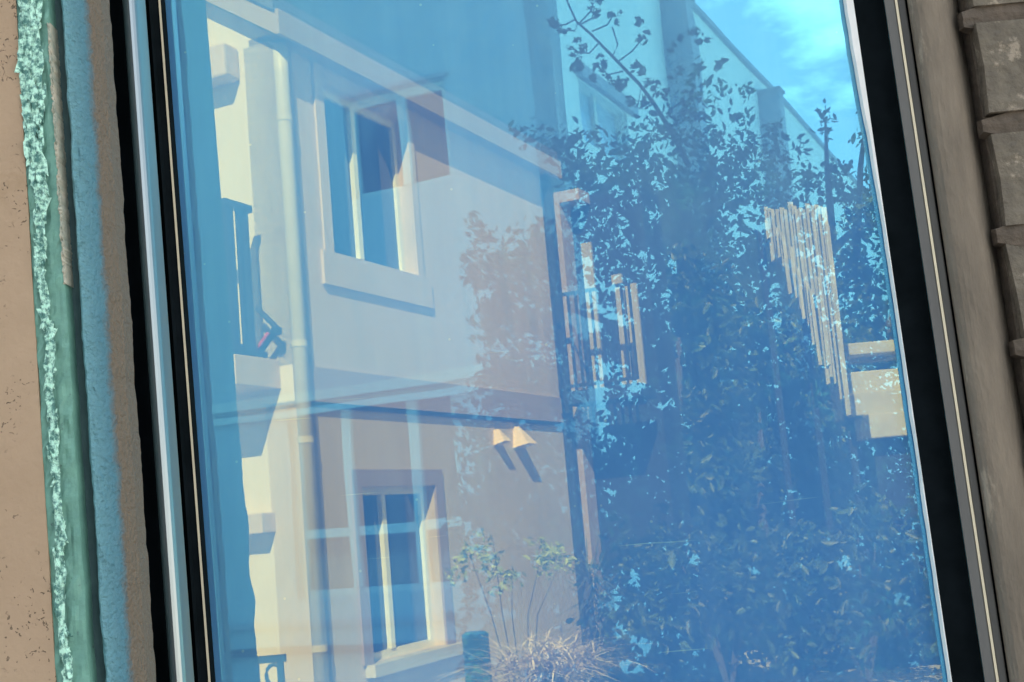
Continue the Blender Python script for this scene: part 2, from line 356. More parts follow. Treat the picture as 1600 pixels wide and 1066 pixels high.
# made-up wooded hill, added to block the bright sky beyond the house
M_ADDED_HILL = mat('added_dark_hillside', (0.020, 0.034, 0.016), (0.010, 0.018, 0.010), scale=.35, bump=1.0, bscale=1.2, bdist=.6)
hl = MB(); hx, hy = 110, 60; hr = np.random.default_rng(4); V = []; F = []
lump = hr.normal(size=(hy + 1, hx + 1)) * 1.1
for j in range(hy + 1):
    for i in range(hx + 1):
        x = -130 + 260 * i / hx; q = j / hy; y = 42 + 60 * q
        z = 66 * (1 - math.cos(math.pi * min(1, q * 1.15))) / 2 * (1 - .12 * math.cos(x * .03)) - .5 + (lump[j, i] if 2 < j else -.5)
        V.append((x + (hr.random() - .5), y + (hr.random() - .5), z))
for j in range(hy):
    for i in range(hx):
        a = j * (hx + 1) + i; F.append((a, a + 1, a + hx + 2, a + hx + 1))
hl.add(V, F); tag(hl.build('added_sky_blocking_hill', M_ADDED_HILL), kind='structure')

# ------------------------------------------------------------------ the wall with the window
LEAN = rad(1.1)                      # the old opening is a little out of plumb
WR = Vector((math.cos(LEAN), 0, math.sin(LEAN))); WU = Vector((-math.sin(LEAN), 0, math.cos(LEAN)))
def S(px, y): return (ray(px, 533) * y).dot(WR)       # across-position of a photo column at depth y
def wp(s_, y, t): 
    q = WR * s_ + WU * t; return (q.x, y, q.z + EYE)
def wprism(name, prof, t0, t1, m, parent, bevel=0.0, smooth=False):
    mb = MB(); mb.prism([wp(a, y, t0) for a, y in prof], [wp(a, y, t1) for a, y in prof])
    return mb.build(name, m, parent, bevel=bevel, smooth=smooth)
TB, TT = -0.55, 0.80                 # sill and head of the opening, from eye height
wall = thing('masonry_wall', 'brown rendered wall with rough bricks at right, framing the window', 'wall', (0, 1.0, 0))
FL, FRB = .845, .970
sL, sR = S(56, FL), S(1592, FRB)
def pr(px, y): return (S(px, y), y)
wprism('plaster_panel', [(-3.6, FL), (sL, FL), (sL, 1.19), (-3.6, 1.19)], -1.75, 1.6, M_PLASTER, wall)
wprism('wall_base', [(sL, .86), (sR, .86), (sR, 1.19), (sL, 1.19)], -1.75, TB, M_PLASTER, wall)
wprism('wall_head', [(sL, .86), (sR, .86), (sR, 1.19), (sL, 1.19)], TT, 1.6, M_PLASTER, wall)
wprism('mortar_bed', [(sR + .004, FRB + .012), (3.4, FRB + .012), (3.4, 1.19), (sR + .004, 1.19)], -1.75, 1.6, M_MORTAR, wall)
# courses of bricks right of the render pier
brick_meshes = []
def brick_mesh(w, h, d, seed):
    import bmesh
    rr = random.Random(seed); bm = bmesh.new(); bmesh.ops.create_cube(bm, size=1)
    bmesh.ops.subdivide_edges(bm, edges=bm.edges[:], cuts=1, use_grid_fill=True)
    for v in bm.verts:
        v.co = Vector((v.co.x * w, v.co.y * d, v.co.z * h)) + Vector((rr.uniform(-1, 1) * .0022, rr.uniform(-1, 1) * .0012, rr.uniform(-1, 1) * .0022))
    me = bpy.data.meshes.new('brick'); bm.to_mesh(me); bm.free(); me.materials.append(M_BRICK); return me
for sd in range(5): brick_meshes.append(brick_mesh(.205, .073, .05, sd))
rowh = .0885
t_ref = (wp(0, FRB, 0)[2], 0)[1]
tj = (ray(1570, 190) * FRB).dot(WU)          # a mortar joint seen at that height
for i in range(-9, 8):
    for j in range(4):
        o = bpy.data.objects.new('brick', random.choice(brick_meshes)); COL.objects.link(o); o.parent = wall
        shift = .11 if i % 2 else 0
        p = Vector(wp(sR + .108 + j * .222 + (shift if j or not i % 2 else 0) - (0 if i % 2 else 0), FRB + .025 + random.uniform(-.002, .003), tj + (i + .5) * rowh))
        o.location = p - root_loc(wall); o.rotation_euler = (random.uniform(-.01, .01), -LEAN + random.uniform(-.01, .01), random.uniform(-.012, .012))
# ragged mortar wiped over the joints and onto the pier edge
for i in range(-8, 8):
    mr_ = random.Random(100 + i); tz = tj + i * rowh; Kn = 46; V = []; F = []
    s_a = sR - mr_.uniform(.000, .006)
    for k in range(Kn + 1):
        q = k / Kn; ss = s_a + q * .80; end = min(1.0, k / 2.0 + .55); hu, hd = (.009 + .005 * mr_.random()) * end, (.008 + .006 * mr_.random()) * end
        y0 = FRB + .0045 - .003 * mr_.random()
        for dz, dy in ((-hd, .012), (-hd * .92, .001), (0, .0005 * mr_.uniform(-1, 1)), (hu * .92, .001), (hu, .012)): V.append(wp(ss, y0 + dy, tz + dz + .002 * mr_.uniform(-1, 1)))
    for k in range(Kn):
        for j in range(4): F.append((k * 5 + j, (k + 1) * 5 + j, (k + 1) * 5 + j + 1, k * 5 + j + 1))
    F.append((0, 1, 2, 3, 4))
    mb = MB(); mb.add(V, F); mb.build('mortar_joint', M_MORTAR, wall)

# ------------------------------------------------------------------ the window
win = thing('window', 'reflective blue pane in a peeling teal, blue and black frame', 'window', (0, 1.0, EYE + TB))
pane = MB(); a, b = S(280, 1.0), S(1462, 1.0)
pane.add([wp(a, PANE_Y, TB), wp(b, PANE_Y, TB), wp(b, PANE_Y, TT), wp(a, PANE_Y, TT)], [(0, 1, 2, 3)])
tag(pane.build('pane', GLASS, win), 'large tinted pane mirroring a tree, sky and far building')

# painted strips beside the plaster, peeling
def relief_strip(name, px0, px1, y, m, nx, nz_, amp, seed, t0=TB, t1=TT, ragged=0.0, curve=None):
    rr = np.random.default_rng(seed); mb = MB(); s0, s1 = S(px0, y), S(px1, y + (curve(1.0) if curve else 0))
    base = rr.normal(size=(nz_ + 1, nx + 1))
    for _ in range(2):
        base = (base + np.roll(base, 1, 0) + np.roll(base, -1, 0) + np.roll(base, 1, 1)) / 2.6
    e0, e1 = np.cumsum(rr.normal(size=nz_ + 1)) * .3, np.cumsum(rr.normal(size=nz_ + 1)) * .3
    for e in (e0, e1):
        e -= np.convolve(e, np.ones(31) / 31, 'same'); e[:20] = 0; e[-20:] = 0
    V = []
    for i in range(nz_ + 1):
        for j in range(nx + 1):
            q = j / nx; ss = s0 + (s1 - s0) * q + ragged * (e0[i] * (1 - q) + e1[i] * q)
            yy = y - amp * base[i, j] + (curve(q) if curve else 0)
            V.append(wp(ss, yy, t0 + (t1 - t0) * i / nz_))
    n0 = len(V)
    F = [(i * (nx + 1) + j, i * (nx + 1) + j + 1, (i + 1) * (nx + 1) + j + 1, (i + 1) * (nx + 1) + j) for i in range(nz_) for j in range(nx)]
    # returns on both long edges give the layer its thickness
    for i in range(nz_ + 1):
        for jj in (0, nx):
            q = V[i * (nx + 1) + jj]; V.append((q[0], q[1] + .02, q[2]))
    for i in range(nz_):
        F.append((n0 + 2 * i, i * (nx + 1), (i + 1) * (nx + 1), n0 + 2 * i + 2)); F.append((i * (nx + 1) + nx, n0 + 2 * i + 1, n0 + 2 * i + 3, (i + 1) * (nx + 1) + nx))
    mb.add(V, F); o = mb.build(name, m, win)
    at_ = o.data.attributes.new('across', 'FLOAT', 'POINT')
    vals = [(k % (nx + 1)) / nx if k < n0 else float((k - n0) % 2) for k in range(len(V))]
    at_.data.foreach_set('value', vals)
    return o
wprism('jamb_backing', [pr(57, .856), pr(150, .862), pr(188, .885), pr(188, .99), pr(57, .99)], TB, TT, M_TEALDARK, win)
tag(relief_strip('painted_board', 57, 107, .846, M_TEAL, 10, 420, .0006, 3, ragged=.0004), 'flat teal painted board beside the plaster')
def flakes(name, seed):
    # lifted flakes of old paint: many small curled chips along a line that wanders down the board
    rr = np.random.default_rng(seed); mb = MB(); n_ = 2600
    w = np.cumsum(rr.normal(size=801)); w -= np.convolve(w, np.ones(121) / 121, 'same'); w *= .0006
    for i in range(n_):
        fr = rr.random() ** .8; t = TB + (TT - TB) * fr; top = min(1.0, max(0.0, (t - .20) / .14))
        path = S(74, .845) + w[int(fr * 800)]
        spread = .0016 + .0058 * top
        c = path + (rr.normal() * .45 if top < .5 else rr.uniform(-1, 1)) * spread
        if c < S(59, .845) or c > S(100, .845): continue
        a_ = rr.uniform(.0006, .0022) * (1 + .3 * top); b_ = a_ * rr.uniform(2.0, 6.0); ang = rr.normal() * .22; m_ = 6
        tx, tz = rr.normal() * .35, rr.normal() * .12; V = []
        for k in range(m_):
            th = 2 * math.pi * k / m_; rr_ = rr.uniform(.65, 1.15); x = math.cos(th) * a_ * rr_; z = math.sin(th) * b_ * rr_
            X, Z = x * math.cos(ang) - z * math.sin(ang), x * math.sin(ang) + z * math.cos(ang)
            V.append(wp(c + X, .8442 - .0008 * rr.random() + X * tx + Z * tz, t + Z))
        V.append(wp(c, .8436 - rr.uniform(0, .0012), t))
        mb.add(V, [(k, (k + 1) % m_, m_) for k in range(m_)])
    return mb.build(name, M_FLAKE, win, kind='stuff')
tag(flakes('peeling_paint_ridge', 11), 'pale mint curls of peeling paint')
relief_strip('filler_strip', 104.5, 108.5, .8452, M_BEIGE, 3, 300, .0006, 5, t0=(ray(112, 430) * .845).z, t1=(ray(84, 22) * .845).z, ragged=.0006)
tag(relief_strip('blue_reveal', 125, 194, .848, M_BLUEWORN, 14, 420, .0007, 8, ragged=.0007, curve=lambda q: .030 * q ** 2.2 + .006 * max(0, .12 - q) / .12), 'blue paint worn back to brown render')
# recess, aluminium bead, gasket
wprism('sash_back', [pr(190, .958), pr(292, .985), (S(292, .985), .996), (S(190, .958) - .02, .996)], TB, TT, M_BLACK, win)
n = 9; c0, c1 = S(226, .935), S(250, .935); ring = [(c0 + (c1 - c0) * (.5 - .5 * math.cos(math.pi * i / n)), .940 - .007 * math.sin(math.pi * i / n)) for i in range(n + 1)]
wprism('aluminium_bead', ring + [(c1, .962), (c0, .962)], TB, TT, M_ALU, win)
wprism('gasket_lip', [pr(268, .972), pr(271, .970), pr(273, .974), (S(273, .974), .98), (S(268, .972), .98)], TB, TT, M_BLACK, win)
wprism('glazing_edge', [pr(286.5, .982), pr(290, .982), pr(290, .997), pr(286.5, .997)], TB, TT, M_BRASS, win)
# inner jamb beyond the glass, its paint edge chewed
def inner_jamb():
    rr = np.random.default_rng(21); nz_ = 260; mb = MB(); V = []; F = []
    e = np.convolve(rr.normal(size=nz_ + 1), np.ones(9) / 9, 'same')
    s0 = S(289, 1.012)
    for i in range(nz_ + 1):
        fr = i / nz_; t = TB + (TT - TB) * fr
        rough_ = .7 if t < .12 else .25
        bulge = .003 * math.exp(-((t - (-.045)) / .012) ** 2) + .0015 * math.exp(-((t - .02) / .02) ** 2)
        ex = .0022 * e[i] * rough_ + bulge
        for q, (ds, y) in enumerate(((0, 1.004), (.0006, 1.06), (.0014, 1.075), (.0004, 1.09), (0, 1.15), (ex, 1.186), (-.01, 1.192), (-.06, 1.192))):
            V.append(wp(s0 + ds, y, t))
    k = 8
    for i in range(nz_):
        for j in range(k - 1): F.append((i * k + j, i * k + j + 1, (i + 1) * k + j + 1, (i + 1) * k + j))
    mb.add(V, F); return mb.build('inner_jamb', M_JAMB, win)
tag(inner_jamb(), 'blue painted inner jamb with a chipped edge')
# right side: black gasket band, grey channel with a pale line, render pier
wprism('black_gasket', [pr(1411, .990), pr(1459, .985), (S(1459, .985), .997), (S(1411, .99), .997)], TB, TT, M_BLACK, win)
wprism('back_frame', [(S(1409, 1.004), 1.004), (S(1470, 1.004), 1.004), (S(1470, 1.004), 1.03), (S(1412, 1.004), 1.03)], TB, TT, M_BLACK, win)
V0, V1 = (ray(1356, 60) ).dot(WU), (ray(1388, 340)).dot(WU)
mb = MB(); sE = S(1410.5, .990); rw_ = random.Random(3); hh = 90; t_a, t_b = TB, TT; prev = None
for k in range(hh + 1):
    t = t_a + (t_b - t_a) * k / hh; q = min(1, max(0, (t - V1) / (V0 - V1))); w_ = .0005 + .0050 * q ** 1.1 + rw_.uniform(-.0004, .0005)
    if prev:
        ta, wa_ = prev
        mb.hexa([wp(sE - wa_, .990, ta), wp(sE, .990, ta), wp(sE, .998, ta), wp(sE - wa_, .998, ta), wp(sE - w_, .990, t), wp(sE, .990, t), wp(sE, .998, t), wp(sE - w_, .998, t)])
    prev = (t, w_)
mb.build('painted_sunlit_edge', M_WHITE, win)  # white colour stands in for a sunlit edge of the frame
wprism('edge_seal', [pr(1407.5, .996), pr(1411, .994), pr(1411, .999), pr(1407.5, .999)], TB, TT, M_BRASS, win)
wprism('outer_channel', [pr(1460, .976), pr(1477, .974), pr(1477, .985), pr(1460, .985)], TB, TT, M_GREYMETAL, win, bevel=.0008)
wprism('pale_line', [pr(1477.6, .973), pr(1481.5, .973), pr(1481.5, .985), pr(1477.6, .985)], TB, TT, M_BRASS, win)
wprism('inner_channel', [pr(1482, .975), pr(1494, .975), pr(1494, .985), pr(1482, .985)], TB, TT, M_GREYMETAL, win, bevel=.0008)
wprism('channel_gap', [pr(1490, .980), pr(1500, .980), pr(1500, .99), pr(1490, .99)], TB, TT, M_BLACK, win)
prof = [(1497, .905), (1498, .897), (1501, .892), (1506, .8885), (1513, .886), (1522, .885), (1532, .8855), (1541, .888), (1550, .892), (1558, .8975), (1566, .905), (1573, .914), (1580, .926), (1586, .942), (1590, .965)]
wprism('render_pier', [pr(p_, y_ + .075) for p_, y_ in prof] + [(S(1590, 1.045), 1.18), (S(1480, 1.18), 1.18)], -1.7, 1.58, M_PILLAR, wall, smooth=False)
wprism('head_rail', [(S(290, .99), .96), (S(1408, .99), .96), (S(1408, .99), .999), (S(290, .99), .999)], TT - .05, TT - .002, M_BLACK, win)
wprism('bottom_rail', [(S(290, .99), .96), (S(1408, .99), .96), (S(1408, .99), .999), (S(290, .99), .999)], TB + .002, TB + .05, M_BLACK, win)
wprism('sill', [(S(60, .86), .80), (S(1495, .86), .80), (S(1495, .86), .995), (S(60, .86), .995)], TB - .05, TB - .002, M_CONC, win, bevel=.004)

# ------------------------------------------------------------------ house seen through the pane
TH = rad(25.0)
DA, NA = (math.sin(TH), math.cos(TH), 0), (math.cos(TH), -math.sin(TH), 0)
o0 = at(600, 500, 10.0)
FA = Frame((o0.x, o0.y), DA, NA)
tL = FA.T(446, 400)                 # street corner of the house
tR = FA.T(868, 450)                 # where the wing steps forward
cL = FA.p(tL, 0, 0)
FC = Frame((cL[0], cL[1]), (-NA[0], -NA[1], 0), (-DA[0], -DA[1], 0))   # sunny gable: t runs to the left, faces the camera
house = thing('apartment_house', 'cream and rose rendered two-storey house with hooded vents seen behind the glass', 'house', (cL[0], cL[1], 0))
zS = FA.Z(600, 137, .12)                # soffit height
zB1 = FA.Z(700, 600); zB0 = FA.Z(700, 646)
uw = (FA.T(510, 260), FA.T(651, 430), FA.Z(600, 418), zS - .12)
lw = (FA.T(562, 765), FA.T(688, 900), FA.Z(640, 1022), FA.Z(620, 760))
FA.wall('upper_wall', M_UPPER, house, tL, tR, zB1, zS, [uw], depth=.16)
FA.wall('lower_wall', M_LOWER, house, tL, tR, 0.0, zB0, [lw], depth=.16)
FA.mk('string_course', M_BAND, house, tL + .002, tR, -.2, .02, zB0 + .002, zB1 - .002)
FA.mk('cable_trunking', M_IRON, house, tL + .12, tR + .25, .004, .03, zB0 - .035, zB0 - .004)
g0, g1 = FC.hit(446, 103), FC.hit(345, 54)
gm = (g1[1] - g0[1]) / (g1[0] - g0[0])
def rake(t): return g0[1] + gm * (t - g0[0])
gw_ = MB(); gt_ = 5.2
gw_.prism([FC.p(0, 0, 0), FC.p(gt_, 0, 0), FC.p(gt_, 0, rake(gt_) + .2), FC.p(0, 0, rake(0) + .2)], [FC.p(0, -.24, 0), FC.p(gt_, -.24, 0), FC.p(gt_, -.24, rake(gt_) + .2), FC.p(0, -.24, rake(0) + .2)])
gw_.build('gable_wall', M_CREAM, house)
bb = MB(); r0_ = zS - .015 - rake(-.12); r1_ = r0_ + .19
bb.prism([FC.p(-.12, .003, rake(-.12) + r0_), FC.p(gt_, .003, rake(gt_) + r0_), FC.p(gt_, .003, rake(gt_) + r1_), FC.p(-.12, .003, rake(-.12) + r1_)], [FC.p(-.12, .11, rake(-.12) + r0_), FC.p(gt_, .11, rake(gt_) + r0_), FC.p(gt_, .11, rake(gt_) + r1_), FC.p(-.12, .11, rake(-.12) + r1_)])
bb.build('bargeboard', M_SOFFIT, house)
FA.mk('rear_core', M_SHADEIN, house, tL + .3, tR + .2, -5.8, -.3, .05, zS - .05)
# eaves
sof = MB(); ov = .12
FA.box(sof, tL, tR + .10, -.2, ov, zS + .002, zS + .05); s_o = sof.build('soffit', M_SOFFIT, house)
FA.mk('fascia', M_SOFFIT, house, tL - .112, tR + .10, ov + .002, ov + .03, zS - .015, zS + .17)
rf = MB(); rz = zS + .06
A0, A1, A2, A3 = FA.p(tL - .13, ov, rz + .1), FA.p(tR + .10, ov, rz + .1), FA.p(tR + .10, -5.2, rz + .1 + 5.3 * gm), FA.p(tL - .13, -5.2, rz + .1 + 5.3 * gm)
up = lambda q: (q[0], q[1], q[2] + .12)
rf.hexa([A0, A1, A2, A3, up(A0), up(A1), up(A2), up(A3)]); rf.build('roof', M_ROOF, house)

def a_window(name, F, op, mulls, sill_drop, surround=None, curtain=False, m_frame=M_WHITE):
    a, b, c, d = op; w = .055
    o = MB(); F.box(o, a, a + w, -.155, -.10, c, d); F.box(o, b - w, b, -.155, -.10, c, d)
    F.box(o, a + w, b - w, -.155, -.10, c, c + w); F.box(o, a + w, b - w, -.155, -.10, d - w, d)
    wnd = o.build(name, m_frame, house)
    for q in mulls:
        tm = a + (b - a) * q; F.mk('mullion', m_frame, wnd, tm - .03, tm + .03, -.15, -.09, c + w + .002, d - w - .002)
    cuts = [a + w] + [a + (b - a) * q for q in mulls] + [b - w]
    for p0, p1 in zip(cuts, cuts[1:]):
        F.mk('pane', M_AGLASS, wnd, p0 + .004, p1 - .004, -.138, -.130, c + w, d - w)
    return wnd
uwin = a_window('window', FA, uw, [.45], .1)
lwin = a_window('window', FA, lw, [.42], .1)
for F_, op in ((FA, uw), (FA, lw)):
    pass
FA.mk('window_sill', M_UPPER, house, FA.T(501, 410), FA.T(671, 460), .002, .03, FA.Z(600, 464, .03), FA.Z(600, 418))
su = MB(); ow = .13
FA.box(su, lw[0] - ow, lw[0], .002, .022, lw[2], lw[3] + ow); FA.box(su, lw[1], lw[1] + ow, .002, .022, lw[2], lw[3] + ow); FA.box(su, lw[0], lw[1], .002, .022, lw[3], lw[3] + ow)
su.build('window_surround', M_SURR, house)
for q0, q1 in ((uw[0] - .12, uw[0]), (uw[1], uw[1] + .1)): FA.mk('window_surround', M_UPPER, house, q0, q1, .002, .02, uw[2] + .001, zS - .004)
FA.mk('window_sill', M_PIPE, house, lw[0] - .1, lw[1] + .2, .003, .09, lw[2] - .09, lw[2] - .002)
# curtain folds behind the lower window
cu = MB(); V = []; F_ = []; K = 60
for i in range(K + 1):
    t = lw[0] + .03 + (lw[1] - lw[0] - .06) * i / K
    for z in (lw[2] + .1, lw[3] - .2): V.append(FA.p(t, -.24 + .02 * math.sin(i * 1.3), z))
F_ = [(2 * i, 2 * i + 2, 2 * i + 3, 2 * i + 1) for i in range(K)]
cu.add(V, F_); cu.build('curtain', M_CURTAIN, house)
# downpipe on the corner
dp = MB(); base = FA.p(tL + .05, .03, 0)
dp.tube([(base[0], base[1], 0.02), (base[0], base[1], zS - .25), (base[0], base[1], zS - .02)], .056, 14)
pipe = dp.build('downpipe', M_PIPE, house, smooth=True)
for zz in (zB0 - .3, zB1 + .12, zS - .6, .9):
    cb = MB(); cb.tube([(base[0], base[1], zz), (base[0], base[1], zz + .045)], .060, 14); cb.build('pipe_collar', M_PIPE, pipe)
FA.mk('corner_strip', M_LOWER, house, tL - .004, tL + .006, -.25, .012, .02, zB0 - .05)
# two hooded vents
for px, py, w in ((776, 684, .15), (808, 684, .21)):
    t, z = FA.hit(px, py); h = w * .95
    hb = MB(); p = lambda a, b_, c: FA.p(t + a, b_, z + c)
    hb.add([p(-w * .32, .0, h / 2), p(-w * .2, .0, h / 2), p(-w / 2, w * .75, -h / 2 + .03), p(w / 2, w * .75, -h / 2 + .03), p(-w / 2, 0, -h / 2), p(w / 2, 0, -h / 2), p(-w * .32, .05, h / 2), p(-w * .2, .05, h / 2)],
           [(6, 2, 3, 7), (6, 0, 4, 2), (1, 7, 3, 5), (2, 4, 5, 3), (0, 6, 7, 1)])
    hb.build('vent_hood', M_HOOD, house)
# gable balcony: slab, railing, bracket
BD = .5
bz0, bz1 = FC.Z(438, 608), FC.Z(438, 562)
bt0 = FC.T(438, 585); bt1 = bt0 + 2.6
slab = FC.mk('balcony_slab', M_UPPER, house, bt0, bt1, .002, BD, bz0, bz1, bevel=.006)
ztop = FC.Z(398, 318, .22)
rt = bt0 + .03
FC.mk('handrail', M_IRON, slab, rt - .01, rt + .05, .18, BD - .02, ztop - .05, ztop)
FC.mk('railing_post', M_IRON, slab, rt, rt + .045, .22, .27, bz1 + .002, ztop - .052)
FC.mk('railing_post', M_IRON, slab, rt, rt + .045, BD - .07, BD - .025, bz1 + .002, ztop - .052)
FC.mk('bottom_rail', M_IRON, slab, rt + .005, rt + .035, .272, BD - .072, bz1 + .05, bz1 + .085)
for i in range(2):
    q = .305 + i * .07
    FC.mk('baluster', M_IRON, slab, rt + .008, rt + .032, q, q + .022, bz1 + .087, ztop - .053)
FC.mk('handrail', M_IRON, slab, rt + .055, bt1 - .05, BD - .08, BD - .02, ztop - .05, ztop)
for i in range(18):
    t = rt + .16 + i * .12
    FC.mk('baluster', M_IRON, slab, t, t + .025, BD - .06, BD - .035, bz1 + .002, ztop - .053)
FC.mk('floor_rail', M_IRON, slab, rt - .02, rt + .05, .12, BD - .01, bz1 + .001, bz1 + .045)
br = MB(); nn = .12
p0, p1, p2 = FC.p(FC.T(402, 482, nn), nn, FC.Z(402, 482, nn)), FC.p(FC.T(432, 512, nn), nn, FC.Z(432, 512, nn)), FC.p(FC.T(404, 552, nn), nn, FC.Z(404, 552, nn))
br.tube([p0, p1], .02); br.tube([p1, p2], .026); br.tube([p1, (p1[0], p1[1], p1[2] - .05)], .034)
bro = br.build('wall_bracket', M_IRON, slab)
rb = MB(); q = Vector(p1).lerp(Vector(p2), .3); q2 = Vector(p1).lerp(Vector(p2), .95); sh = Vector((-.012, -.03, .012)); rb.tube([q + sh, q2 + sh], .014); rb.build('red_strip', M_RED, bro)
# small ledge high on the gable, and a lower sill
lt0 = FC.T(376, 120)
FC.mk('ledge', M_UPPER, house, lt0, lt0 + 1.4, .002, .18, FC.Z(376, 128), FC.Z(376, 75), bevel=.02)
st0 = FC.T(431, 815)
FC.mk('sill', M_UPPER, house, st0, st0 + 1.2, .002, .16, FC.Z(431, 832), FC.Z(431, 800), bevel=.008)

# the wing that steps forward at the far end, with its balcony door
cR = FA.p(tR, 0, 0)
FW = Frame((cR[0], cR[1]), NA, (-DA[0], -DA[1], 0))      # t runs to the right, faces the camera
ww = FW.T(1008, 500)
d0, d1 = FW.T(886, 450), FW.T(1000, 500)
dz0, dz1 = FW.Z(940, 612), FW.Z(900, 312)
pz = FW.Z(900, 785)
zW = FW.Z(880, 298)
FW.mk('wing_jamb', M_ORANGE, house, 0.0, d0, -.3, 0, dz0 - .14, zW)
FW.mk('wing_lintel', M_ORANGE, house, d0 + .002, FW.T(905, 312), -.3, -.002, dz1, zW - .002)
FW.mk('wing_pier', M_ORANGE, house, .002, FW.T(911, 700), -.25, .03, .0, dz0 - .145, bevel=.01)
FW.mk('wing_shade_block', M_SHADEIN, house, .1, ww - .02, -.9, -.32, .0, zW - .02)  # near-black block put where the recess is only in shade
FA.mk('corner_gutter_pipe', M_IRON, house, tR - .16, tR - .05, .004, .09, .02, zS - .02)
door = FW.mk('balcony_door', M_DOOR, house, FW.T(905, 450), FW.T(921, 450), -.2, -.15, dz0 + .01, FW.Z(910, 375), bevel=.004)
FW.mk('shutter', M_DOOR, house, FW.T(954, 500), FW.T(970, 500), -.18, -.14, dz0 + .01, FW.Z(960, 425))
FW.mk('shutter', M_DOOR, house, FW.T(974, 500), FW.T(992, 500), -.18, -.14, dz0 + .01, FW.Z(980, 440))
wslab = FW.mk('balcony_slab', M_SHADEIN, house, d0 + .05, ww + .05, .035, .5, dz0 - .14, dz0 - .01, bevel=.006)  # slab coloured near black as if shaded, to lose its sunlit front
rz0, rz1 = dz0 + .03, FW.Z(940, 448, .45)
FW.mk('handrail', M_IRON, wslab, d0, ww + .03, .43, .47, rz1 - .03, rz1)
FW.mk('bottom_rail', M_IRON, wslab, d0, ww + .03, .435, .465, rz0, rz0 + .03)
for i in range(11):
    t = d0 + .01 + (ww - d0) * i / 10.0
    FW.mk('baluster', M_IRON, wslab, t, t + .022, .44, .462, rz0 + .032, rz1 - .032)

# ------------------------------------------------------------------ foliage helper
def leaves(name, m, parent, centres, size, seed, mir=False, kind='stuff', hang=.3, elong=2.2, fold=.25):
    rr = np.random.default_rng(seed); C = np.asarray(centres, float); n = len(C)
    d = rr.normal(size=(n, 3)); d[:, 2] -= hang; d /= np.linalg.norm(d, axis=1)[:, None]
    a = rr.normal(size=(n, 3)); w = np.cross(d, a); w /= np.linalg.norm(w, axis=1)[:, None] + 1e-9; u = np.cross(d, w)
    L_ = (size * (.55 + .9 * rr.random(n)))[:, None]; W_ = L_ / elong
    v0 = C - d * L_ * .5; v2 = C + d * L_ * .5; mid = C + d * L_ * .02 + u * W_ * fold
    v1 = mid + w * W_ * .5; v3 = mid - w * W_ * .5; 
    q0 = C - d * L_ * .28; q1 = C + d * L_ * .3
    V = np.stack([v0, q0 + w * W_ * .38 + u * W_ * fold * .7, v1, q1 + w * W_ * .3 + u * W_ * fold * .7, v2, q1 - w * W_ * .3 + u * W_ * fold * .7, v3, q0 - w * W_ * .38 + u * W_ * fold * .7], 1).reshape(-1, 3)
    if mir: V[:, 1] = 2 * PANE_Y - V[:, 1]
    if parent: V -= np.array(root_loc(parent))
    me = bpy.data.meshes.new(name); me.vertices.add(len(V)); me.vertices.foreach_set('co', V.ravel())
    F = (np.arange(n)[:, None, None] * 8 + np.array([[0, 1, 7], [0, 0, 0]])[None, :1, :]).reshape(-1, 3)
    quads = [[0, 1, 2, 4], [0, 4, 6, 7]]
    polys = np.concatenate([(np.arange(n)[:, None] * 8 + np.array([0, 1, 2, 3, 4])[None]), (np.arange(n)[:, None] * 8 + np.array([0, 4, 5, 6, 7])[None])])
    me.loops.add(polys.size); me.loops.foreach_set('vertex_index', polys.ravel().astype(np.int32))
    me.polygons.add(len(polys)); me.polygons.foreach_set('loop_start', (np.arange(len(polys)) * 5).astype(np.int32))
    me.materials.append(m); me.update(calc_edges=True); me.validate()
    o = bpy.data.objects.new(name, me); COL.objects.link(o)
    if parent: o.parent = parent
    if kind: o['kind'] = kind
    return o

def project(P):
    Q = P - np.array((0, 0, EYE)); w = Q @ np.array(F_AX)
    return FPX * (Q @ np.array(R_)) / w + PPX, -FPX * (Q @ np.array(U_)) / w + PPY

def clump_points(clumps, per, seed, twig=.09, gaps=(), mask_top=False):
    """leaf positions: each clump is a cloud of small twigs, leaves gather round the twigs"""
    rr = np.random.default_rng(seed); out = []
    for px, py, y, rpx, dens in clumps:
        c = np.array(at(px, py, y)); r = rpx / FPX * y
        nt_ = max(3, int(per * dens * (.62 if (mask_top and py < 560 and px > 865) else 1.0) * (r / .3) ** 2)); d = rr.normal(size=(nt_, 3)); d /= np.linalg.norm(d, axis=1)[:, None]
        rad_ = r * (rr.random(nt_) ** .42); tw = c + d * rad_[:, None] * np.array([1, 1.0, 1])
        k = 7; q = np.repeat(tw, k, 0) + rr.normal(size=(nt_ * k, 3)) * twig * .42
        out.append(q)
    P = np.concatenate(out)
    if len(gaps):
        X, Y = project(P); keep = np.ones(len(P), bool)
        for gx, gy, ra, rb_ in gaps:
            keep &= (((X - gx) / ra) ** 2 + ((Y - gy) / rb_) ** 2) > (.75 + .6 * rr.random(len(P))) * (rr.random(len(P)) > .10)
        P = P[keep]
    return P

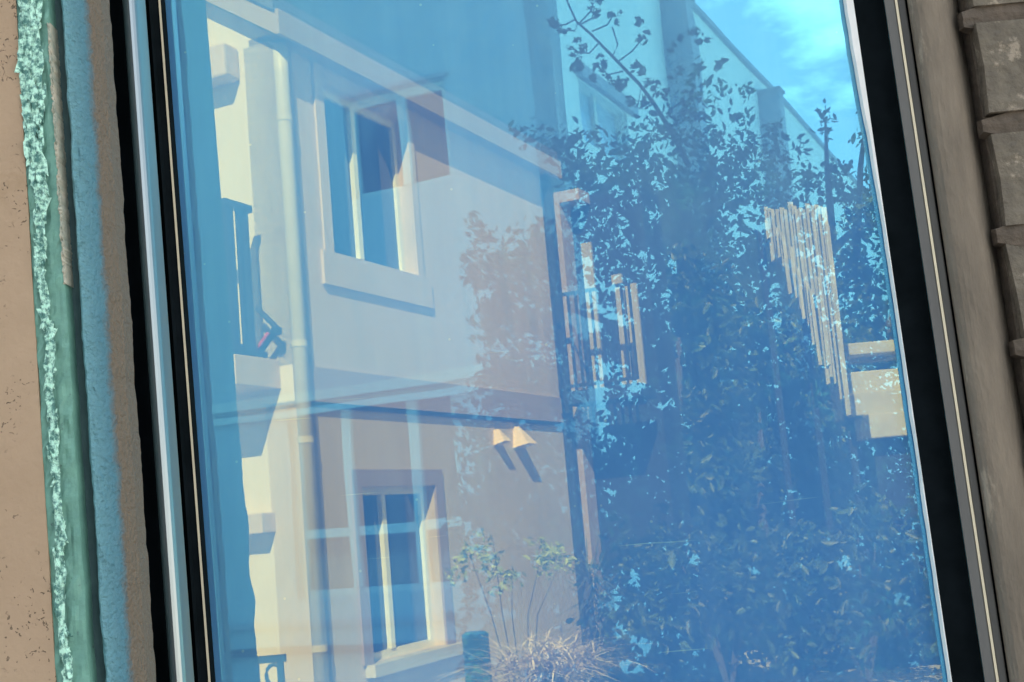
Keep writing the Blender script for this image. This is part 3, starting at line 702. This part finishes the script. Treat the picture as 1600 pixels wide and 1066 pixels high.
# ------------------------------------------------------------------ garden behind the house end: fence, steps, trees
fence = thing('paling_fence', 'weathered timber paling fence stepping steeply downhill beside the stone steps', 'fence', at(1260, 760, 13.0))
fence.location.z = 0
rr = random.Random(5)
k = 0
slats = [(1196 + 6.2 * i, 321 + rr.uniform(-5, 7), 1.0) for i in range(16)] + [(1293, 350, 1), (1299, 405, 1), (1304, 450, 1), (1309, 505, 1)]
slats += [(1200 + 6.2 * i + rr.uniform(-2, 2), 345 + i * 7 + rr.uniform(-10, 30), .8) for i in range(14)]
for k, (px, top, ww_) in enumerate(slats):
    q = min(1.0, max(0.0, (px - 1196) / 94.0)); y = 13.4 - q * .9 - (.05 if ww_ < 1 else 0)
    bot = 388 + 262 * q ** 1.15 + rr.uniform(-16, 12); bot = min(bot, 650)
    if ww_ < 1: bot -= rr.uniform(0, 40)
    if bot < top + 30: bot = top + 30
    a_, b_ = at(px, top, y), at(px + (bot - top) * .105, bot, y)
    cx = (a_.x + b_.x) / 2; wd = (.0255 + rr.uniform(-.005, .002)) * ww_; yj = y + rr.uniform(-.02, .02); sl_ = rr.uniform(-.01, .01)
    m_ = MB(); m_.hexa([(cx - wd, yj - .012, b_.z), (cx + wd, yj - .012, b_.z + rr.uniform(0, .03)), (cx + wd, yj + .012, b_.z), (cx - wd, yj + .012, b_.z), (cx - wd + sl_, yj - .012, a_.z), (cx + wd + sl_, yj - .012, a_.z - rr.uniform(0, .03)), (cx + wd + sl_, yj + .012, a_.z), (cx - wd + sl_, yj + .012, a_.z)])
    m_.build('paling', M_PALING, fence)
for px in (1206, 1262, 1312):
    q = at(px, 520, 13.75 - (px - 1196) / 94.0 * .9); tp = at(px, 350 + max(0, px - 1285) * 6, q.y)
    m_ = MB(); m_.hexa([(q.x - .035, q.y, 0), (q.x + .035, q.y, 0), (q.x + .035, q.y + .07, 0), (q.x - .035, q.y + .07, 0), (q.x - .035, q.y, tp.z), (q.x + .035, q.y, tp.z), (q.x + .035, q.y + .07, tp.z), (q.x - .035, q.y + .07, tp.z)])
    m_.build('fence_post', M_SHADEIN, fence)
fr_ = MB(); fr_.tube([at(1192, 382, 13.46), at(1300, 366, 12.9)], .02); fr_.build('fence_rail', M_IRON, fence)

steps = thing('stone_steps', 'pale stone steps climbing at the right edge of the glass', 'steps', (at(1400, 640, 12.4).x, 12.4, 0))
courses = [(1326, 1480, 545, 530, 12.8), (1328, 1484, 575, 606, 12.5), (1333, 1488, 607, 640, 12.3), (1356, 1492, 641, 676, 12.1)]
for x0, x1, y0, y1, dep in courses:
    a_, b_ = at(x0, y0, dep), at(x1, y1 - 11, dep); z1 = at((x0 + x1) / 2, min(y0, y1), dep).z; z0 = at((x0 + x1) / 2, max(y0, y1) + 4, dep).z
    m_ = MB(); m_.hexa([(a_.x, dep, z0), (b_.x, dep, z0), (b_.x, dep + .9, z0), (a_.x, dep + .9, z0), (a_.x, dep, z1), (b_.x, dep, z1), (b_.x, dep + .9, z1), (a_.x, dep + .9, z1)])
    m_.build('stone_block', M_STEP, steps, bevel=.012)
core = MB(); a_, b_ = at(1362, 676, 12.3), at(1452, 676, 12.3)
core.hexa([(a_.x, 12.3, 0), (b_.x, 12.3, 0), (b_.x, 13.2, 0), (a_.x, 13.2, 0), (a_.x, 12.3, a_.z), (b_.x, 12.3, a_.z), (b_.x, 13.2, a_.z), (a_.x, 13.2, a_.z)])
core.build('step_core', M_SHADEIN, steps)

def tree(name, label, group, base, clumps, limbs, per, size, seed, m_leaf, mir=False, gaps=(), trunk_r=.09, twig=.09):
    loc = mirror(base) if mir else base
    t = thing(name, label, 'tree', (loc[0], loc[1], 0), group)
    tb = MB(mir)
    tb.tube([(base[0], base[1], -.05), *limbs[0]], [trunk_r * (1 - .55 * i / len(limbs[0])) for i in range(len(limbs[0]) + 1)], 10)
    tr_ = tb.build('trunk', M_BARK, t, smooth=True)
    for lb in limbs[1:]:
        b2 = MB(mir); b2.tube(lb, [trunk_r * (.24 if mir else .4) * (1 - .75 * i / (len(lb) - 1)) for i in range(len(lb))], 7); b2.build('limb', M_BARK, tr_, smooth=True)
    P = clump_points(clumps, per, seed, twig, gaps, mask_top=mir)
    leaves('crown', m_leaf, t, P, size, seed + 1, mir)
    return t
# dark evergreens beyond the fence (through the glass)
def dark_tree(px, top, y, w, seed, label):
    b = at(px, 800, y); cl = []
    h = range(int(top), 1060, 70)
    for i, py in enumerate(h):
        q = (py - top) / (1000 - top)
        for dx in (-.55, 0, .55):
            cl.append((px + dx * w * (.35 + .65 * min(1, q * 2.2)) + (i % 2) * 20, py + 30 + abs(dx) * 20, y + .3 * (i % 3), 62, 1.0))
    top_p = at(px, top + 60, y)
    tree('evergreen_tree', label, 'dark trees behind the glass', (b.x, y, 0), cl, [[(b.x, y, 1.5), (top_p.x, y, top_p.z)], [(b.x, y, 1.4), tuple(at(px - w * .4, 700, y))], [(b.x, y, 1.6), tuple(at(px + w * .4, 640, y))]], 26, .15, seed, M_LEAFA, twig=.2)
dark_tree(1060, 420, 15.5, 170, 31, 'dark evergreen tree right of the iron balcony behind the glass')
dark_tree(1190, 500, 15.0, 160, 32, 'dark evergreen tree below the paling fence')
dark_tree(1390, 330, 16.0, 150, 33, 'dark evergreen tree behind the stone steps')
def low_shrub(px, py, y, w, n_, seed, m_, name, label, size=.11):
    b = at(px, py, y); t = thing(name, label, 'shrub', (b.x, y, 0))
    st = MB()
    for i in range(5):
        e = at(px + random.uniform(-.5, .5) * w, py - 20, y); st.tube([(b.x, y, 0), (e.x, y, e.z)], [.02, .008], 6)
    st.build('stem', M_BARK, t)
    cl = [(px + random.uniform(-1, 1) * w, py + random.uniform(-.5, 1.2) * w * .6, y + random.uniform(-.3, .3), w * .42, 1.0) for _ in range(n_)]
    leaves('foliage', m_, t, clump_points(cl, 14, seed, .14), size, seed + 3)
    return t
low_shrub(1120, 880, 11.5, 150, 16, 41, M_LEAFA, 'garden_shrub', 'dark rounded shrub under the evergreens, beside the dry grass')
low_shrub(1200, 1010, 12.6, 260, 22, 43, M_LEAFA, 'garden_shrub', 'low dark ground shrub along the bottom right of the pane')
low_shrub(1330, 860, 11.0, 150, 18, 42, M_LEAFA, 'garden_shrub', 'dark wide shrub in front of the stone steps')
# sparse sunny bush against the rose wall
b = at(800, 870, 9.6); sb = thing('sunlit_bush', 'sparse bush with yellow-green sunlit leaves against the rose wall', 'bush', (b.x, 9.6, 0))
st = MB()
for ex, ey in ((735, 870), (770, 840), (850, 850), (880, 870), (800, 905)):
    e = at(ex, ey, 9.6); m0 = at((ex + 800) / 2, 960, 9.6); st.tube([(b.x, 9.6, 0), tuple(m0), tuple(e)], [.006, .004, .002], 6)
st.build('stem', M_BARK, sb)
leaves('foliage', M_LEAFY, sb, clump_points([(755, 865, 9.6, 34, .5), (850, 868, 9.6, 30, .6), (790, 905, 9.6, 24, .6), (720, 890, 9.6, 22, .4), (875, 880, 9.6, 22, .5)], 110, 51, .06), .055, 52)
# blades: dry grass and a spiky plant
def blades(name, m, parent, base, n_, length, spread, width, seed, up_=1.0, droop=.5, scatter=.03):
    rr = np.random.default_rng(seed); mb = MB()
    for i in range(n_):
        az = rr.uniform(0, 2 * math.pi); tilt = spread * math.sqrt(rr.random()); ln = length * rr.uniform(.55, 1.1)
        d = Vector((math.cos(az) * math.sin(tilt), math.sin(az) * math.sin(tilt), math.cos(tilt) * up_)); s_ = Vector((-math.sin(az), math.cos(az), 0))
        p = Vector(base) + Vector((rr.normal(), rr.normal(), rr.normal() * .35)) * scatter; pts = []
        for k_ in range(5):
            q = k_ / 4; c = p + d * ln * q + Vector((math.cos(az), math.sin(az), -1.1)) * droop * ln * q * q * .45; w_ = width * (1 - q) ** .6 * (.5 + q if q < .5 else 1)
            pts += [c - s_ * w_, c + s_ * w_]
        mb.add(pts, [(2 * k_, 2 * k_ + 1, 2 * k_ + 3, 2 * k_ + 2) for k_ in range(4)])
    return mb.build(name, m, parent, kind='stuff')
b = at(862, 1050, 7.6); gr = thing('dry_grass_clump', 'large clump of dry pinkish ornamental grass at the bottom of the pane', 'grass clump', (b.x, b.y, 0))
pl_ = MB(); pl_.tube([(b.x, b.y, 0), (b.x, b.y, b.z - .02)], [.10, .07], 9); pl_.build('crown_base', M_BARK, gr)
blades('blade', M_DRY, gr, (b.x, b.y, b.z - .02), 420, .46, 1.15, .0085, 61, droop=.95, scatter=.12)
b2 = at(925, 1010, 8.6); yu = thing('spiky_yucca', 'dark spiky yucca behind the dry grass, at the house corner', 'yucca', (b2.x, b2.y, 0))
pl_ = MB(); pl_.tube([(b2.x, b2.y, 0), (b2.x, b2.y, at(925, 900, 8.6).z)], [.05, .035], 8); pl_.build('stem', M_BARK, yu)
bl = None
for i, py in enumerate((900, 935, 970, 1005, 1040)):
    q = at(925 + i * 4, py, 8.6); blades('leaf_rosette', M_YUCCA, yu, tuple(q), 46, .30, 2.1, .009, 70 + i, droop=.25)
# green post and gate
p0 = at(743, 1000, 8.0); po = thing('green_post', 'dark green metal post below the lower house window', 'post', (p0.x, 8.0, 0))
m_ = MB(); m_.tube([(p0.x, 8.0, 0), (p0.x, 8.0, p0.z - .01), (p0.x, 8.0, p0.z + .035)], .082, 20); m_.build('shaft', M_POST, po, smooth=False)
m_ = MB(); m_.tube([(p0.x, 8.0, p0.z + .036), (p0.x, 8.0, p0.z + .05)], [.082, .06], 20); m_.build('cap', M_POST, po)
g0 = at(445, 1020, 7.4); gt = thing('iron_gate', 'dark blue gate corner with a scroll at the bottom left of the pane', 'gate', (g0.x, 7.4, 0))
z1 = g0.z; z0 = .02; x1 = g0.x; x0 = x1 - .9
m_ = MB(); m_.hexa([(x0, 7.4, z1 - .05), (x1, 7.4, z1 - .05), (x1, 7.44, z1 - .05), (x0, 7.44, z1 - .05), (x0, 7.4, z1 - .01), (x1, 7.4, z1 - .01), (x1, 7.44, z1 - .01), (x0, 7.44, z1 - .01)]); m_.build('top_rail', M_GATE, gt)
for q in (0.02, .16, .30, .44, .58, .72):
    m_ = MB(); xx = x1 - q - .03; m_.hexa([(xx, 7.4, z0), (xx + (.035 if q != .02 else .05), 7.4, z0), (xx + .035, 7.43, z0), (xx, 7.43, z0), (xx, 7.4, z1 - .052), (xx + .035, 7.4, z1 - .052), (xx + .035, 7.43, z1 - .052), (xx, 7.43, z1 - .052)]); m_.build('gate_bar', M_GATE, gt)
m_ = MB(); m_.hexa([(x1 - .9, 7.412, z0), (x1 - .165, 7.412, z0), (x1 - .165, 7.42, z0), (x1 - .9, 7.42, z0), (x1 - .9, 7.412, z1 - .053), (x1 - .165, 7.412, z1 - .053), (x1 - .165, 7.42, z1 - .053), (x1 - .9, 7.42, z1 - .053)]); m_.build('gate_sheet', M_GATE, gt)
sc_ = MB(); sc_.tube([(x1 - .07 + .045 * math.cos(a), 7.41, z1 - .12 + .06 * math.sin(a)) for a in [i * .5 for i in range(13)]], .012, 6); sc_.build('scroll', M_GATE, gt)

# ------------------------------------------------------------------ mirrored side: building, tree (they stand behind the camera)
DB = (-math.cos(TH), math.sin(TH), 0); NB = (-math.sin(TH), -math.cos(TH), 0)
c0 = at(868, 130, 12.0)
FB = Frame((c0.x, c0.y), DB, NB, mir=True)           # front: t runs to the left
FS = Frame((c0.x, c0.y), (math.sin(TH), math.cos(TH), 0), (math.cos(TH), -math.sin(TH), 0), mir=True)   # side: t runs away to the right
cm = mirror((c0.x, c0.y, 0))
bld = thing('street_building', 'tall grey-blue building with pale buttressed side wall mirrored in the glass', 'building', (cm[0], cm[1], 0))
SHADE_TOP = 15.0  # unseen upper height, raised so the building shades the window wall and pane
bw = (FB.T(700, 200), FB.T(541, 230), FB.Z(630, 295), FB.Z(630, 137))
gw = (FB.T(720, 760), FB.T(455, 760), FB.Z(600, 926), FB.Z(600, 612))
FB.wall('front_wall', M_BFRONT, bld, 0, 13, 0, SHADE_TOP, [bw, gw], depth=.2)
def far_window(op, cols, rows, head=False):
    a, b, c, d = op; w = .09; mb = MB(True)
    FB.box(mb, a, a + w, -.18, -.10, c, d); FB.box(mb, b - w, b, -.18, -.10, c, d); FB.box(mb, a + w, b - w, -.18, -.10, d - w, d); FB.box(mb, a + w, b - w, -.18, -.10, c, c + w * .8)
    wd = mb.build('window', M_BTRIM, bld)
    for q in cols: t = a + (b - a) * q; FB.mk('mullion', M_BTRIM, wd, t - .055, t + .055, -.17, -.08, c + w * .8 + .002, d - w - .002)
    for z in rows: FB.mk('transom', M_BTRIM, wd, a + w, b - w, -.165, -.095, z - .045, z + .045)
    ts = [a + w] + [a + (b - a) * q for q in cols] + [b - w]; zs = [c + w * .8] + list(rows) + [d - w]
    for p, q in zip(ts, ts[1:]):
        for e, f in zip(zs, zs[1:]): FB.mk('pane', M_BGLASS, wd, p + .01, q - .01, -.15, -.14, e + .01, f - .01)
    return wd
far_window(bw, [.46], [])
far_window(gw, [.27, .66], [FB.Z(600, 826)])
FB.mk('window_head', M_BPIL, bld, bw[0] - .03, bw[1] + .03, .002, .035, bw[3] + .002, bw[3] + .045)
FB.mk('string_course', M_BTRIM, bld, .002, 13, .002, .07, FB.Z(630, 607), FB.Z(630, 590))
FB.mk('string_course', M_BTRIM, bld, .002, 13, .002, .05, FB.Z(630, 628), FB.Z(630, 617))
FB.mk('plinth_rail', M_BPIL, bld, .002, 13, .002, .06, FB.Z(450, 979), FB.Z(450, 970))
FB.mk('plinth_rail', M_IRON, bld, .002, 13, .002, .10, FB.Z(450, 1022), FB.Z(450, 1010))
# side wall with stepped parapet and buttresses
tw_t = FS.T(1046, 60)
zP = FS.Z(1160, 100)
sw = (FS.T(910, 170), FS.T(985, 220), FS.Z(940, 235), FS.Z(935, 143))
FS.wall('side_wall', M_BSIDE, bld, 0, tw_t + .3, 0, SHADE_TOP, [sw], depth=.3)
FS.wall('rear_side_wall', M_BSIDE, bld, tw_t + .3, 60, 0, zP, [], depth=.2)
FS.mk('coping', M_BPIL, bld, tw_t + .31, 60, -.25, .06, zP + .002, zP + .07)
FS.mk('window_hood', M_BPIL, bld, sw[0] - .05, sw[1] + .2, .002, .07, sw[3] + .002, sw[3] + .13)
FS.mk('side_window_glass', dark_glass('side_glass', (.35, .5, .62)), bld, sw[0], sw[1], -.2, -.15, sw[2], sw[3])
FS.mk('side_window_mullion', M_BTRIM, bld, (sw[0] + sw[1]) / 2 - .04, (sw[0] + sw[1]) / 2 + .04, -.148, -.1, sw[2] + .002, sw[3] - .002)
for a, zt in ((FS.T(1040, 90), FS.Z(1056, 6, .15)), (FS.T(1186, 190), FS.Z(1200, 148, .15))):
    bt = FS.mk('buttress', M_BPIL, bld, a, a + .3, .002, .33, 0, zt)
    FS.mk('buttress_cap', M_BPIL, bt, a - .03, a + .34, .001, .36, zt + .002, zt + .05)
FB.mk('sun_blocker_core', M_SHADEIN, bld, .35, 12.7, -2.9, -.35, 0, SHADE_TOP - .1)  # solid block added inside to stop sun leaking through the window holes
FS.mk('shade_tower_roof', M_BPIL, bld, .01, tw_t + .29, -13, -.001, SHADE_TOP + .002, SHADE_TOP + .15)
FS.wall('rear_tower_wall', M_BFRONT, bld, 0, 0.01, 0, 0.02, [])

# the tree mirrored on the right
gaps = [(935, 655, 17, 22), (1090, 590, 15, 8), (1000, 603, 18, 10), (1065, 660, 9, 6), (992, 903, 13, 20), (960, 945, 15, 13), (1096, 885, 24, 22), (1112, 912, 16, 13),
        (1180, 893, 10, 9), (1318, 880, 12, 16), (1338, 896, 14, 9), (1000, 1008, 17, 17), (985, 1042, 20, 14), (966, 990, 10, 18), (1335, 950, 8, 6), (1062, 1000, 8, 8),
        (945, 800, 8, 10), (955, 770, 10, 7), (1060, 700, 5, 7), (1175, 845, 9, 7), (1412, 938, 16, 12), (1100, 845, 20, 6), (1020, 760, 5, 5), (1200, 715, 6, 6), (1280, 735, 6, 4),
        (1430, 1030, 14, 12), (1130, 1040, 7, 8), (760, 930, 18, 22), (745, 975, 14, 22), (870, 950, 12, 8), (790, 960, 26, 8), (735, 640, 8, 10), (1110, 580, 9, 6)]
cl = [(1060, 265, 6.6, 100, .62), (965, 262, 6.4, 80, .65), (880, 250, 6.3, 55, .65), (845, 215, 6.3, 30, .3), (812, 205, 6.3, 14, .4), (1150, 255, 6.9, 85, .6), (1110, 160, 6.8, 62, .34), (1095, 105, 6.8, 34, .3), (1215, 235, 7.0, 42, .5),
      (1000, 345, 6.2, 105, .8), (1120, 365, 6.5, 120, .85), (915, 330, 6.3, 60, .7), (1225, 320, 7.0, 70, .6), (935, 420, 6.2, 75, .55), (1050, 470, 6.2, 120, .95), (1175, 470, 6.5, 120, .9), (1300, 400, 6.9, 110, .8), (1385, 340, 6.9, 50, .6),
      (1290, 265, 7.0, 34, .55), (1285, 205, 7.0, 20, .55), (1287, 178, 7.0, 10, .6), (1352, 225, 7.0, 18, .55), (1358, 165, 7.0, 10, .6), (1368, 280, 7.0, 34, .6), (1330, 310, 7.0, 50, .65), (1350, 480, 6.8, 100, .85),
      (985, 560, 6.0, 85, .8), (1100, 600, 6.0, 140, .95), (1240, 590, 6.3, 120, .9), (1370, 600, 6.6, 110, .9),
      (790, 440, 6.0, 62, .8), (742, 370, 6.0, 28, .7), (740, 420, 6.0, 30, .7), (850, 400, 6.0, 62, .9), (770, 510, 6.0, 45, .75), (850, 500, 6.0, 70, .95), (800, 580, 6.0, 60, .9), (870, 600, 6.0, 60, 1.),
      (800, 670, 5.9, 95, 1.), (760, 760, 5.9, 60, 1.), (860, 760, 5.9, 90, 1.), (790, 850, 5.9, 90, 1.), (880, 880, 5.9, 80, 1.), (800, 960, 5.9, 100, .9), (880, 1000, 5.9, 90, 1.), (770, 1050, 5.9, 60, .8), 
      (980, 700, 5.8, 90, 1.), (1090, 740, 5.8, 140, 1.), (1230, 730, 6.0, 150, 1.), (1390, 730, 6.4, 120, 1.), (970, 830, 5.8, 90, 1.), (1090, 860, 5.8, 150, 1.), (1250, 880, 6.0, 170, 1.), (1410, 880, 6.3, 130, 1.),
      (980, 970, 5.8, 100, 1.), (1120, 1000, 5.8, 160, 1.), (1300, 1010, 6.0, 180, 1.), (1440, 1010, 6.2, 130, 1.), (950, 1080, 5.8, 90, 1.)]
tb_ = at(1120, 1000, 6.3)
limbs = [[tuple(at(1125, 900, 6.3)), tuple(at(1110, 700, 6.3)), tuple(at(1085, 480, 6.4)), tuple(at(1060, 300, 6.5))]]
for tx, ty, td, sx, sy in ((950, 300, 6.4, 1085, 500), (1160, 250, 6.8, 1075, 430), (1300, 380, 6.9, 1095, 560), (1350, 480, 6.8, 1105, 640), (800, 450, 6.0, 1095, 600), (970, 560, 6.0, 1105, 680), (1240, 600, 6.3, 1110, 720), (1290, 190, 7.0, 1300, 390), (1357, 170, 7.0, 1340, 400), (790, 860, 5.9, 1118, 900), (1390, 900, 6.2, 1122, 940), (1400, 350, 6.9, 1290, 400)):
    a_, b_ = at(sx, sy, 6.35 if td < 6.95 or sx < 1200 else 6.9), at(tx, ty, td); mid = a_.lerp(b_, .5) + Vector((0, 0, .08)); limbs.append([tuple(a_), tuple(mid), tuple(b_)])
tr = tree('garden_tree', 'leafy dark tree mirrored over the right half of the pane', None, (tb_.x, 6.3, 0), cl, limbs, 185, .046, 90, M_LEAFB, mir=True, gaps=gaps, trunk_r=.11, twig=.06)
# the long bare shoot with leaf tufts that reaches out of the crown at the top
def PB(px, py, y=6.5): return tuple(at(px, py, y))
shoot = MB(True)
shoot.tube([PB(875, -30), PB(890, 5), PB(903, 33), PB(925, 52), PB(958, 88), PB(1000, 132), PB(1022, 162), PB(1045, 200), PB(1075, 260)], [.004, .005, .006, .007, .008, .010, .011, .013, .016], 7)
twigs = [[(900, 30), (885, 38), (865, 40)], [(905, 35), (900, 48), (882, 46)], [(908, 35), (925, 17), (928, 5)], [(908, 38), (927, 28), (930, 12)], [(927, 48), (950, 38), (958, 25)], [(937, 67), (922, 84), (905, 82), (893, 74)], [(960, 86), (967, 70), (958, 42)], [(968, 97), (990, 80), (1008, 58)], [(1040, 178), (1060, 160), (1090, 150)], [(1010, 155), (1000, 170), (995, 165)], [(975, 112), (950, 118), (940, 100)], [(1003, 135), (998, 160), (985, 150)]]
for tw in twigs: shoot.tube([PB(*q) for q in tw], .0042, 6)
sh_o = shoot.build('long_shoot', M_BARK, tr, smooth=True)
tips = [(862, 40, 13), (868, 36, 9), (884, 47, 7), (928, 6, 16), (930, 18, 8), (960, 24, 15), (898, 74, 12), (915, 74, 8), (1010, 40, 17), (1006, 62, 8), (900, 108, 8), (908, 98, 8), (945, 92, 16), (950, 112, 18), (975, 128, 15), (1000, 112, 10), (978, 138, 12), (992, 108, 14), (1014, 126, 12), (965, 140, 12), (1028, 140, 16), (1042, 146, 14), (1062, 70, 16), (1085, 50, 10), (1100, 62, 14), (1125, 100, 14), (985, 155, 12), (1012, 160, 14), (930, 120, 12), (1060, 120, 16), (1090, 140, 20)]
P = clump_points([(x, y_, 6.5, r_, 6.0) for x, y_, r_ in tips], 5, 95, .02)
leaves('leaf_tuft', M_LEAFTIP, sh_o, P, .034, 96, mir=True)
